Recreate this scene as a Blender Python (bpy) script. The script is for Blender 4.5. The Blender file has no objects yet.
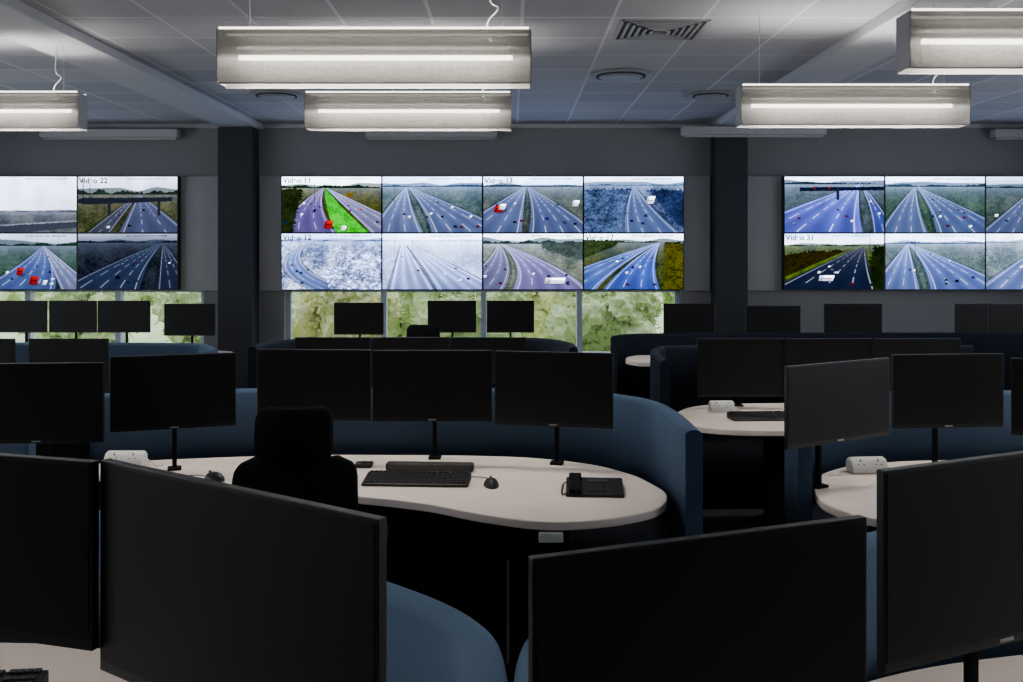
import bpy, bmesh, math, random
import numpy as np
from mathutils import Vector, Matrix, noise as mnoise
random.seed(4); np.random.seed(4)
COL = bpy.context.scene.collection
CAMZ = 1.74

# ------------------------------------------------------------------ materials
def new_mat(name):
    m = bpy.data.materials.new(name); m.use_nodes = True
    nt = m.node_tree
    return m, nt, nt.nodes['Principled BSDF']

def mat(name, c, rough=0.5, metal=0.0, var=0.08, scale=30.0, bump=0.0, bscale=None, spec=0.5):
    m, nt, p = new_mat(name)
    tc = nt.nodes.new('ShaderNodeTexCoord')
    n = nt.nodes.new('ShaderNodeTexNoise'); n.inputs['Scale'].default_value = scale; n.inputs['Detail'].default_value = 3
    nt.links.new(tc.outputs['Object'], n.inputs['Vector'])
    r = nt.nodes.new('ShaderNodeValToRGB')
    r.color_ramp.elements[0].position = 0.3; r.color_ramp.elements[1].position = 0.7
    r.color_ramp.elements[0].color = tuple(x*(1-var) for x in c)+(1,)
    r.color_ramp.elements[1].color = tuple(min(1, x*(1+var)) for x in c)+(1,)
    nt.links.new(n.outputs['Fac'], r.inputs['Fac'])
    nt.links.new(r.outputs['Color'], p.inputs['Base Color'])
    p.inputs['Roughness'].default_value = rough; p.inputs['Metallic'].default_value = metal
    p.inputs['Specular IOR Level'].default_value = spec
    if bump:
        b = nt.nodes.new('ShaderNodeBump'); b.inputs['Strength'].default_value = bump; b.inputs['Distance'].default_value = 0.003
        n2 = nt.nodes.new('ShaderNodeTexNoise'); n2.inputs['Scale'].default_value = bscale or 400
        nt.links.new(tc.outputs['Object'], n2.inputs['Vector'])
        nt.links.new(n2.outputs['Fac'], b.inputs['Height']); nt.links.new(b.outputs['Normal'], p.inputs['Normal'])
    return m

M = {}
M['wall'] = mat('painted wall', (0.27, 0.27, 0.285), 0.9, var=0.03, scale=3)
M['board'] = mat('grey surround board', (0.40, 0.40, 0.415), 0.7, var=0.03, scale=4)
M['column'] = mat('charcoal column paint', (0.030, 0.032, 0.043), 0.7, var=0.05, scale=5)
M['plaster'] = mat('bulkhead plaster', (0.50, 0.50, 0.53), 0.85, var=0.03, scale=4)
M['carpet'] = mat('charcoal carpet', (0.014, 0.015, 0.018), 0.95, var=0.35, scale=120, bump=0.5, bscale=300)
M['desk'] = mat('cream laminate', (0.90, 0.79, 0.72), 0.42, var=0.015, scale=8)
M['frame'] = mat('dark powder coated steel', (0.008, 0.008, 0.009), 0.6, 0.0, var=0.1, spec=0.3)
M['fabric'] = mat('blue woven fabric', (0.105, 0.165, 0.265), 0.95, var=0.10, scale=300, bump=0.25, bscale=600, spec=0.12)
M['fabshade'] = mat('slate blue woven fabric', (0.056, 0.092, 0.155), 0.95, var=0.10, scale=300, bump=0.25, bscale=600, spec=0.12)  # the blue fabric again, darkened in colour for shade behind the desks
M['fabdeepshade'] = mat('deep navy woven fabric', (0.015, 0.021, 0.034), 0.95, var=0.12, scale=260, bump=0.3, bscale=500, spec=0.12)  # darkest copy of the blue fabric, far-row shade put into its colour
M['fabtrim'] = mat('navy screen trim', (0.010, 0.013, 0.020), 0.8, var=0.05, spec=0.2)
M['black'] = mat('black plastic', (0.008, 0.008, 0.009), 0.45, var=0.1, scale=60, spec=0.4)
M['blackr'] = mat('rough black plastic', (0.006, 0.006, 0.007), 0.85, var=0.15, scale=200, spec=0.1)
M['screen'] = mat('matte dark display glass', (0.0105, 0.0105, 0.0107), 0.5, var=0.04, scale=2, spec=0.22)
M['key'] = mat('black keycap', (0.028, 0.028, 0.03), 0.5, var=0.1)
M['chair'] = mat('black chair mesh fabric', (0.008, 0.008, 0.009), 0.95, var=0.3, scale=300, bump=0.4, spec=0.08)
M['white'] = mat('white plastic', (0.78, 0.78, 0.76), 0.4, var=0.02)
M['socket'] = mat('dark socket slots', (0.05, 0.05, 0.05), 0.6)
M['alu'] = mat('brushed aluminium', (0.55, 0.56, 0.58), 0.35, 0.8, var=0.05)
M['winframe'] = mat('pale blue-grey window frame', (0.56, 0.64, 0.76), 0.4, var=0.02)
M['cassette'] = mat('light grey cassette', (0.50, 0.50, 0.51), 0.5, var=0.03)
M['vent'] = mat('grey metal vent', (0.32, 0.32, 0.33), 0.5, var=0.03)
M['ventdark'] = mat('vent gap', (0.03, 0.03, 0.032), 0.8)
M['logo'] = mat('silver logo print', (0.4, 0.4, 0.4), 0.3, 0.5)
M['text'] = mat('caption ink', (0.001, 0.001, 0.002), 1.0, spec=0.0)
M['lcd'] = mat('phone display', (0.03, 0.04, 0.04), 0.3)

def math_node(nt, op, a, b=None):
    n = nt.nodes.new('ShaderNodeMath'); n.operation = op
    for i, v in enumerate((a, b)):
        if v is None: continue
        if isinstance(v, (int, float)): n.inputs[i].default_value = v
        else: nt.links.new(v, n.inputs[i])
    return n.outputs[0]

def tile_mat():
    m, nt, p = new_mat('suspended ceiling tiles')
    tc = nt.nodes.new('ShaderNodeTexCoord'); s = nt.nodes.new('ShaderNodeSeparateXYZ')
    nt.links.new(tc.outputs['Object'], s.inputs[0])
    masks = []; cells = []
    for ax, off in (('X', 0.07), ('Y', 0.25)):
        v = math_node(nt, 'DIVIDE', math_node(nt, 'SUBTRACT', s.outputs[ax], off-60), 0.6)
        fr = math_node(nt, 'FRACT', v)
        pp = math_node(nt, 'ABSOLUTE', math_node(nt, 'SUBTRACT', fr, 0.5))
        masks.append(math_node(nt, 'GREATER_THAN', pp, 0.482))
        cells.append(math_node(nt, 'FLOOR', v))
    mk = math_node(nt, 'MAXIMUM', masks[0], masks[1])
    comb = nt.nodes.new('ShaderNodeCombineXYZ')
    nt.links.new(cells[0], comb.inputs[0]); nt.links.new(cells[1], comb.inputs[1])
    wn = nt.nodes.new('ShaderNodeTexWhiteNoise'); nt.links.new(comb.outputs[0], wn.inputs['Vector'])
    r = nt.nodes.new('ShaderNodeValToRGB')
    r.color_ramp.elements[0].color = (0.34, 0.34, 0.365, 1); r.color_ramp.elements[1].color = (0.45, 0.45, 0.475, 1)
    nt.links.new(wn.outputs['Value'], r.inputs['Fac'])
    mx = nt.nodes.new('ShaderNodeMixRGB'); nt.links.new(mk, mx.inputs[0]); nt.links.new(r.outputs[0], mx.inputs[1])
    mx.inputs[2].default_value = (0.60, 0.60, 0.63, 1)
    nt.links.new(mx.outputs[0], p.inputs['Base Color']); p.inputs['Roughness'].default_value = 0.85
    return m
M['tiles'] = tile_mat()

def emit_attr_mat():
    m = bpy.data.materials.new('lit display picture'); m.use_nodes = True; nt = m.node_tree; nt.nodes.clear()
    a = nt.nodes.new('ShaderNodeAttribute'); a.attribute_name = 'picture'
    e = nt.nodes.new('ShaderNodeEmission'); e.inputs['Strength'].default_value = 1.1
    o = nt.nodes.new('ShaderNodeOutputMaterial')
    nt.links.new(a.outputs['Color'], e.inputs['Color']); nt.links.new(e.outputs[0], o.inputs[0])
    return m
M['picture'] = emit_attr_mat()

def emis(name, c, s):
    m = bpy.data.materials.new(name); m.use_nodes = True; nt = m.node_tree; nt.nodes.clear()
    e = nt.nodes.new('ShaderNodeEmission'); e.inputs[0].default_value = c+(1,); e.inputs[1].default_value = s
    o = nt.nodes.new('ShaderNodeOutputMaterial'); nt.links.new(e.outputs[0], o.inputs[0]); return m
M['tube'] = emis('fluorescent tube', (1.0, 0.95, 0.86), 85)
M['rim'] = emis('upper diffuser', (1.0, 0.93, 0.82), 5)

LH = 0.125
def shade_mat():
    m = bpy.data.materials.new('perforated lamp diffuser'); m.use_nodes = True; nt = m.node_tree; nt.nodes.clear()
    tc = nt.nodes.new('ShaderNodeTexCoord'); s = nt.nodes.new('ShaderNodeSeparateXYZ')
    nt.links.new(tc.outputs['Object'], s.inputs[0])
    v = math_node(nt, 'ADD', math_node(nt, 'DIVIDE', s.outputs['Z'], 2*LH), 0.5)
    r = nt.nodes.new('ShaderNodeValToRGB'); cr = r.color_ramp
    pts = [(0.0, .15), (.08, .30), (.28, .70), (.44, 1.7), (.54, .26), (.72, .13), (1.0, .09)]  # tube glow painted as an emission gradient over the panel height
    cr.elements[0].position = 0; cr.elements[1].position = 1
    for i, (p_, c_) in enumerate(pts):
        e = cr.elements[0] if i == 0 else (cr.elements[-1] if i == len(pts)-1 else cr.elements.new(p_))
        e.position = p_; e.color = (c_, c_*0.94, c_*0.83, 1)
    nt.links.new(v, r.inputs[0])
    ax = math_node(nt, 'ABSOLUTE', s.outputs['X'])
    mr = nt.nodes.new('ShaderNodeMapRange'); mr.inputs[1].default_value = 0.5; mr.inputs[2].default_value = 0.73
    mr.inputs[3].default_value = 1.0; mr.inputs[4].default_value = 0.25
    nt.links.new(ax, mr.inputs[0])
    no = nt.nodes.new('ShaderNodeTexNoise'); no.inputs['Scale'].default_value = 75; no.inputs['Detail'].default_value = 3
    nt.links.new(tc.outputs['Object'], no.inputs[0])
    st = math_node(nt, 'MULTIPLY', mr.outputs[0], math_node(nt, 'ADD', math_node(nt, 'MULTIPLY', no.outputs[0], 1.0), 0.5))
    e = nt.nodes.new('ShaderNodeEmission'); nt.links.new(r.outputs[0], e.inputs[0]); nt.links.new(st, e.inputs[1])
    t = nt.nodes.new('ShaderNodeBsdfTransparent'); d = nt.nodes.new('ShaderNodeBsdfDiffuse'); d.inputs[0].default_value = (.26, .25, .23, 1)
    ad = nt.nodes.new('ShaderNodeAddShader'); nt.links.new(e.outputs[0], ad.inputs[0]); nt.links.new(d.outputs[0], ad.inputs[1])
    mx = nt.nodes.new('ShaderNodeMixShader'); mx.inputs[0].default_value = 0.77
    nt.links.new(t.outputs[0], mx.inputs[1]); nt.links.new(ad.outputs[0], mx.inputs[2])
    o = nt.nodes.new('ShaderNodeOutputMaterial'); nt.links.new(mx.outputs[0], o.inputs[0]); return m
M['shade'] = shade_mat()

def glass_mat():
    m = bpy.data.materials.new('window glass'); m.use_nodes = True; nt = m.node_tree; nt.nodes.clear()
    t = nt.nodes.new('ShaderNodeBsdfTransparent'); g = nt.nodes.new('ShaderNodeBsdfGlossy'); g.inputs['Roughness'].default_value = 0.02
    mx = nt.nodes.new('ShaderNodeMixShader'); mx.inputs[0].default_value = 0.05
    nt.links.new(t.outputs[0], mx.inputs[1]); nt.links.new(g.outputs[0], mx.inputs[2])
    o = nt.nodes.new('ShaderNodeOutputMaterial'); nt.links.new(mx.outputs[0], o.inputs[0]); return m
M['glass'] = glass_mat()

def leaf_mat(name, cols, scale=2.4):
    m, nt, p = new_mat(name)
    n = nt.nodes.new('ShaderNodeTexNoise'); n.inputs['Scale'].default_value = scale; n.inputs['Detail'].default_value = 5
    n.inputs['Roughness'].default_value = 0.7
    oi = nt.nodes.new('ShaderNodeNewGeometry')
    nt.links.new(oi.outputs['Position'], n.inputs['Vector'])
    r = nt.nodes.new('ShaderNodeValToRGB'); cr = r.color_ramp
    for i, c in enumerate(cols):
        pos = 0.28+0.44*i/(len(cols)-1)
        e = cr.elements[0] if i == 0 else (cr.elements[-1] if i == len(cols)-1 else cr.elements.new(pos))
        e.position = pos; e.color = c+(1,)
    nt.links.new(n.outputs['Fac'], r.inputs[0]); nt.links.new(r.outputs[0], p.inputs['Base Color'])
    p.inputs['Roughness'].default_value = 0.9; p.inputs['Specular IOR Level'].default_value = 0.1
    return m
M['leaf1'] = leaf_mat('green shrub leaves', [(.28, .40, .14), (.42, .54, .24), (.54, .63, .36), (.66, .72, .50)])
M['leaf2'] = leaf_mat('yellowing shrub leaves', [(.42, .46, .16), (.60, .60, .24), (.60, .64, .36), (.72, .72, .48)])
M['bark'] = mat('brown bark', (0.12, 0.09, 0.06), 0.9)
M['grass'] = mat('rough grass', (0.42, 0.52, 0.26), 0.95, var=0.2, scale=3)

# ------------------------------------------------------------------ mesh helpers
def obj_from_bm(name, bm, material, parent=None, loc=(0, 0, 0), rot=(0, 0, 0), bevel=0, smooth=False, seg=2):
    me = bpy.data.meshes.new(name); bm.to_mesh(me); bm.free()
    return obj_from_me(name, me, material, parent, loc, rot, bevel, smooth, seg)

def obj_from_me(name, me, material, parent=None, loc=(0, 0, 0), rot=(0, 0, 0), bevel=0, smooth=False, seg=2):
    if material is not None and not me.materials: me.materials.append(material)
    if smooth:
        for p in me.polygons: p.use_smooth = True
    o = bpy.data.objects.new(name, me); COL.objects.link(o)
    o.location = loc; o.rotation_euler = rot
    if parent: o.parent = parent
    if bevel:
        b = o.modifiers.new('bevel', 'BEVEL'); b.width = bevel; b.segments = seg; b.limit_method = 'ANGLE'
    return o

def bx(bm, x0, x1, y0, y1, z0, z1):
    v = [bm.verts.new(p) for p in ((x0, y0, z0), (x1, y0, z0), (x1, y1, z0), (x0, y1, z0), (x0, y0, z1), (x1, y0, z1), (x1, y1, z1), (x0, y1, z1))]
    for f in ((0, 3, 2, 1), (4, 5, 6, 7), (0, 1, 5, 4), (1, 2, 6, 5), (2, 3, 7, 6), (3, 0, 4, 7)):
        bm.faces.new([v[i] for i in f])

def cyl(bm, c, r, h, seg=24, r2=None, axis='Z'):
    mtx = Matrix.Translation(Vector(c))
    if axis == 'X': mtx = mtx @ Matrix.Rotation(math.pi/2, 4, 'Y')
    if axis == 'Y': mtx = mtx @ Matrix.Rotation(math.pi/2, 4, 'X')
    bmesh.ops.create_cone(bm, cap_ends=True, segments=seg, radius1=r, radius2=r if r2 is None else r2, depth=h, matrix=mtx)

def box_obj(name, dims, material, parent=None, bevel=0, **k):
    bm = bmesh.new(); bx(bm, *dims); return obj_from_bm(name, bm, material, parent, bevel=bevel, **k)

def empty(name, loc, rotz=0, label=None, category=None, group=None):
    e = bpy.data.objects.new(name, None); e.empty_display_size = 0.1; COL.objects.link(e)
    e.location = loc; e.rotation_euler = (0, 0, rotz)
    tag(e, label, category, group); return e

def tag(o, label=None, category=None, group=None, kind=None):
    if label: o['label'] = label
    if category: o['category'] = category
    if group: o['group'] = group
    if kind: o['kind'] = kind
    return o

def structure(o, label):
    return tag(o, label, 'room structure', None, 'structure')

def catmull(pts, closed, n=8):
    out = []; L = len(pts)
    rng = range(L) if closed else range(L-1)
    for i in rng:
        if closed: p0, p1, p2, p3 = pts[(i-1) % L], pts[i], pts[(i+1) % L], pts[(i+2) % L]
        else: p0, p1, p2, p3 = pts[max(i-1, 0)], pts[i], pts[i+1], pts[min(i+2, L-1)]
        for j in range(n):
            t = j/n
            out.append(tuple(0.5*((2*p1[k])+(-p0[k]+p2[k])*t+(2*p0[k]-5*p1[k]+4*p2[k]-p3[k])*t*t+(-p0[k]+3*p1[k]-3*p2[k]+p3[k])*t**3) for k in range(len(p1))))
    if not closed: out.append(tuple(pts[-1]))
    return out

def tube_obj(name, pts, r, material, parent=None, n=8):
    cu = bpy.data.curves.new(name, 'CURVE'); cu.dimensions = '3D'; cu.bevel_depth = r; cu.bevel_resolution = 2
    q = catmull(pts, False, n) if n > 1 else pts
    sp = cu.splines.new('POLY'); sp.points.add(len(q)-1)
    for i, p in enumerate(q): sp.points[i].co = (*p, 1)
    tmp = bpy.data.objects.new(name, cu); COL.objects.link(tmp)
    bpy.context.view_layer.update()
    me = bpy.data.meshes.new_from_object(tmp.evaluated_get(bpy.context.evaluated_depsgraph_get()))
    bpy.data.objects.remove(tmp)
    return obj_from_me(name, me, material, parent, smooth=True)

def ribbon(name, pts, th, z0, z1, material, parent=None, rnd=0.0):
    q = catmull(pts, False, 10); n = len(q); bm = bmesh.new(); rows = []
    prof = [(-1, z0), (1, z0)]
    if rnd:
        for k in range(9):
            a = math.pi*k/8; prof.append((math.cos(a), z1-rnd+rnd*math.sin(a)))
    else: prof += [(1, z1), (-1, z1)]
    m = len(prof)
    for i, p in enumerate(q):
        a = Vector(q[max(i-1, 0)]); b = Vector(q[min(i+1, n-1)]); t = (b-a).normalized(); nrm = Vector((-t.y, t.x))*th/2
        P = Vector(p)
        rows.append([bm.verts.new((P.x+s*nrm.x, P.y+s*nrm.y, z)) for s, z in prof])
    for i in range(n-1):
        for k in range(m):
            bm.faces.new((rows[i][k], rows[i][(k+1) % m], rows[i+1][(k+1) % m], rows[i+1][k]))
    bm.faces.new(rows[0][::-1]); bm.faces.new(rows[-1])
    bmesh.ops.recalc_face_normals(bm, faces=bm.faces)
    o = obj_from_bm(name, bm, material, parent)
    for p in o.data.polygons: p.use_smooth = len(p.vertices) == 4
    return o

def partition(pts, z0=0.0, z1=1.05, tone='fabshade', th=0.058):
    label = {'fabric': 'curved padded blue fabric screen wrapping round a desk', 'fabshade': 'curved blue fabric screen round a desk, shade in its colour', 'fabdeepshade': 'curved blue fabric screen around a desk, deep shade in its colour'}[tone]
    cx, cy = pts[len(pts)//2]
    e = empty('desk_partition', (cx, cy, 0), 0, label, 'partition', 'curved desk screens')
    lp = [(p[0]-cx, p[1]-cy) for p in pts]
    ribbon('fabric_panel', lp, th, z0+0.58, z1, M[tone], e, rnd=0.022)
    ribbon('kick_panel', lp, 0.03, 0.0, z0+0.575, M['fabtrim'], e)
    return e

DZ = 0.74
def desk(pts, legs, label, smooth=True, n=8, dz=0.74):
    cx = sum(p[0] for p in pts)/len(pts); cy = sum(p[1] for p in pts)/len(pts)
    e = empty('desk', (cx, cy, 0), 0, label, 'desk', 'curved operator desks')
    q = catmull([(p[0]-cx, p[1]-cy) for p in pts], True, n) if smooth else [(p[0]-cx, p[1]-cy) for p in pts]
    bm = bmesh.new()
    f = bm.faces.new([bm.verts.new((x, y, dz-0.034)) for x, y in q])
    r = bmesh.ops.extrude_face_region(bm, geom=[f])
    bmesh.ops.translate(bm, verts=[v for v in r['geom'] if isinstance(v, bmesh.types.BMVert)], vec=(0, 0, 0.034))
    bmesh.ops.recalc_face_normals(bm, faces=bm.faces)
    obj_from_bm('desktop', bm, M['desk'], e, bevel=0.006, seg=3)
    for lx, ly in legs:
        lx -= cx; ly -= cy
        bm = bmesh.new()
        bx(bm, lx-0.04, lx+0.04, ly-0.03, ly+0.03, 0.03, dz-0.06)
        bx(bm, lx-0.035, lx+0.035, ly-0.28, ly+0.28, 0.0, 0.03)
        bx(bm, lx-0.03, lx+0.03, ly-0.2, ly+0.2, dz-0.06, dz-0.034)
        obj_from_bm('leg', bm, M['frame'], e, bevel=0.005)
    if len(legs) > 1:
        a, b = legs[0], legs[-1]
        bm = bmesh.new()
        x0, x1 = sorted((a[0]-cx, b[0]-cx)); ym = (a[1]+b[1])/2-cy
        bx(bm, x0, x1, ym+0.03, ym+0.05, 0.01, dz-0.07)
        obj_from_bm('modesty_panel', bm, M['frame'], e, bevel=0.003)
    return e

# ------------------------------------------------------------------ monitors
_cache = {}
def monitor(x0, y0, x1, y1, ztop, h, label='black flat screen monitor switched off on a stand', back=0.05, logo=True, arm=0.02):
    w = math.hypot(x1-x0, y1-y0); a = math.atan2(y1-y0, x1-x0)
    cx, cy = (x0+x1)/2, (y0+y1)/2
    nx, ny = -math.sin(a), math.cos(a)
    e = empty('monitor', (cx+nx*back, cy+ny*back, DZ+0.001), a, label, 'monitor', 'black operator monitors')
    zt = ztop-DZ-0.001; zb = zt-h
    key = (round(w, 2), round(h, 3), round(zt, 3), round(back, 3), arm)
    if key not in _cache:
        ms = {}
        hw = w/2
        def mk(k, bm):
            me = bpy.data.meshes.new(k); bmesh.ops.recalc_face_normals(bm, faces=bm.faces); bm.to_mesh(me); bm.free(); ms[k] = me
        bm = bmesh.new()
        bx(bm, -hw, hw, -back, -back+0.018, zb, zt)
        bx(bm, -hw*0.6, hw*0.6, -back+0.018, -back+0.038, zb+h*0.15, zt-h*0.2)
        mk('housing', bm)
        bm = bmesh.new(); bx(bm, -hw+0.007, hw-0.007, -back-0.0012, -back+0.001, zb+0.018, zt-0.007); mk('display', bm)
        bm = bmesh.new(); bx(bm, -0.018, 0.018, -back-0.0018, -back-0.0004, zb+0.006, zb+0.012); mk('badge', bm)
        bm = bmesh.new(); yb = -back+0.046+arm
        bx(bm, -0.010, 0.010, yb, yb+0.02, 0.006, zb+h*0.55)
        bx(bm, -0.012, 0.012, -back+0.04, yb+0.01, zb+h*0.45, zb+h*0.53)
        bx(bm, -0.05, 0.05, -back+0.034, -back+0.048, zb+h*0.4, zb+h*0.62)
        mk('stand_neck', bm)
        bm = bmesh.new(); bx(bm, -0.03, 0.03, yb-.02, yb+.04, 0, 0.012); mk('stand_base', bm)
        _cache[key] = ms
    ms = _cache[key]
    obj_from_me('housing', ms['housing'], M['black'], e, bevel=0.002)
    obj_from_me('display', ms['display'], M['screen'], e)
    if logo: tag(obj_from_me('badge', ms['badge'], M['logo'], e), 'small silver badge')
    obj_from_me('stand_neck', ms['stand_neck'], M['blackr'], e, bevel=0.002)
    obj_from_me('stand_base', ms['stand_base'], M['blackr'], e, bevel=0.003)
    return e

# ------------------------------------------------------------------ small items
def keyboard(x, y, rz, w=0.45, label='black full size keyboard on the cream desk'):
    e = empty('keyboard', (x, y, DZ+0.001), rz, label, 'keyboard', 'black keyboards')
    bm = bmesh.new()
    hw = w/2; d = 0.075
    v = [bm.verts.new(p) for p in ((-hw, -d, 0), (hw, -d, 0), (hw, d, 0), (-hw, d, 0), (-hw, -d, 0.012), (hw, -d, 0.012), (hw, d, 0.03), (-hw, d, 0.03))]
    for f in ((0, 3, 2, 1), (4, 5, 6, 7), (0, 1, 5, 4), (1, 2, 6, 5), (2, 3, 7, 6), (3, 0, 4, 7)): bm.faces.new([v[i] for i in f])
    obj_from_bm('keyboard_body', bm, M['black'], e, bevel=0.004)
    bm = bmesh.new()
    for r in range(6):
        yy = -d+0.012+r*0.0225 + (0.006 if r == 5 else 0); z = 0.013+(yy+d)/(2*d)*0.018
        segs = [(-hw+0.012, hw*0.33), (hw*0.37, hw*0.58), (hw*0.62, hw-0.012)]
        for a, b in segs:
            if r == 0 and a < -0.1:
                ks = [(a, a+.02), (a+.024, a+.044), (a+.048, a+.068), (a+.072, a+.19), (a+.194, a+.214), (a+.218, a+.238), (a+.242, b)]
            else:
                n = max(1, round((b-a)/0.0195)); s = (b-a)/n; ks = [(a+i*s, a+(i+1)*s-0.003) for i in range(n)]
            for k0, k1 in ks: bx(bm, k0, k1, yy, yy+0.017, z, z+0.006)
    obj_from_bm('keycaps', bm, M['key'], e)
    return e

def mouse(x, y, rz, label='black computer mouse on the desk'):
    e = empty('mouse', (x, y, DZ+0.001), rz, label, 'mouse', 'black mice')
    bm = bmesh.new(); bmesh.ops.create_uvsphere(bm, u_segments=24, v_segments=14, radius=1)
    for v in bm.verts:
        v.co.x *= 0.032*(1+0.12*v.co.y); v.co.y *= 0.056; v.co.z = max(0, v.co.z)*0.036
    obj_from_bm('mouse_body', bm, M['black'], e, smooth=True)
    bm = bmesh.new(); cyl(bm, (0, 0.03, 0.031), 0.007, 0.006, 16, axis='X')
    obj_from_bm('scroll_wheel', bm, M['key'], e)
    tube_obj('mouse_cable', [(0, 0.05, 0.006), (0.01, 0.11, 0.004), (-0.03, 0.15, 0.004), (-0.08, 0.16, 0.004)], 0.002, M['black'], e)
    return e

def phone(x, y, rz):
    e = empty('desk_telephone', (x, y, DZ+0.001), rz, 'black office telephone with handset and keypad on the desk', 'telephone')
    bm = bmesh.new()
    v = [bm.verts.new(p) for p in ((-.118, -.115, 0), (.118, -.115, 0), (.118, .1, 0), (-.118, .1, 0), (-.118, -.115, 0.012), (.118, -.115, 0.012), (.118, .08, 0.034), (-.118, .08, 0.034), (.118, .1, .03), (-.118, .1, .03))]
    for f in ((0, 3, 2, 1), (4, 5, 6, 7), (0, 1, 5, 4), (7, 6, 8, 9), (9, 8, 2, 3), (1, 2, 8, 6, 5), (0, 4, 7, 9, 3)): bm.faces.new([v[i] for i in f])
    obj_from_bm('phone_body', bm, M['black'], e, bevel=0.005)
    sl = math.atan2(0.022, 0.195)
    bm = bmesh.new()
    bx(bm, -0.1, -0.06, -0.085, 0.085, 0.012, 0.022)
    bx(bm, -0.106, -0.054, -0.1, -0.05, 0.002, 0.020); bx(bm, -0.106, -0.054, 0.05, 0.1, 0.002, 0.020)
    obj_from_bm('handset', bm, M['blackr'], e, loc=(0, -.014, 0.0232), rot=(sl, 0, 0), bevel=0.006)
    bm = bmesh.new()
    for i in range(3):
        for j in range(4): bx(bm, -0.02+i*0.024, -0.004+i*0.024, -0.075+j*0.02, -0.063+j*0.02, 0, 0.005)
    for j in range(7): bx(bm, 0.065, 0.095, -0.08+j*0.02, -0.07+j*0.02, 0, 0.004)
    obj_from_bm('keypad', bm, M['key'], e, loc=(0, -.01, 0.0240), rot=(sl, 0, 0))
    bm = bmesh.new(); bx(bm, -0.03, 0.055, 0.03, 0.075, 0, 0.003)
    obj_from_bm('phone_display', bm, M['lcd'], e, loc=(0, -.01, 0.0240), rot=(sl, 0, 0))
    tube_obj('handset_cord', [(-.1, -.08, .02), (-.13, -.1, .006), (-.135, -.02, .005), (-.13, .08, .005), (-.11, .09, .012)], 0.003, M['black'], e)
    return e

def power_unit(x, y, rz, w=0.19):
    e = empty('desktop_power_unit', (x, y, DZ+0.001), rz, 'white plastic power socket block on the desk', 'power socket', 'white desktop power blocks')
    bm = bmesh.new()
    pr = [(-.035, 0), (.035, 0), (.035, .05), (.012, .068), (-.02, .06), (-.04, .03)]
    a = [bm.verts.new((-w/2, y_, z_)) for y_, z_ in pr]; b = [bm.verts.new((w/2, y_, z_)) for y_, z_ in pr]
    bm.faces.new(a[::-1]); bm.faces.new(b)
    for i in range(6): bm.faces.new((a[i], a[(i+1) % 6], b[(i+1) % 6], b[i]))
    bmesh.ops.recalc_face_normals(bm, faces=bm.faces)
    obj_from_bm('socket_housing', bm, M['white'], e, bevel=0.01, seg=4)
    for k in (-1, 1):
        bm = bmesh.new(); c = k*w*0.24
        bx(bm, c-.003, c+.003, -.001, .001, .008, .018)
        bx(bm, c-.016, c-.008, -.001, .001, -.008, -.004); bx(bm, c+.008, c+.016, -.001, .001, -.008, -.004)
        obj_from_bm('socket_slots', bm, M['socket'], e, loc=(0, -.0305, .045), rot=(-.6, 0, 0))
    tube_obj('power_cable', [(w/2, 0, .03), (w/2+.03, .01, .012), (w/2+.06, -.03, .006), (w/2+.09, -.02, .006)], 0.0035, M['white'], e)
    return e

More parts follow.
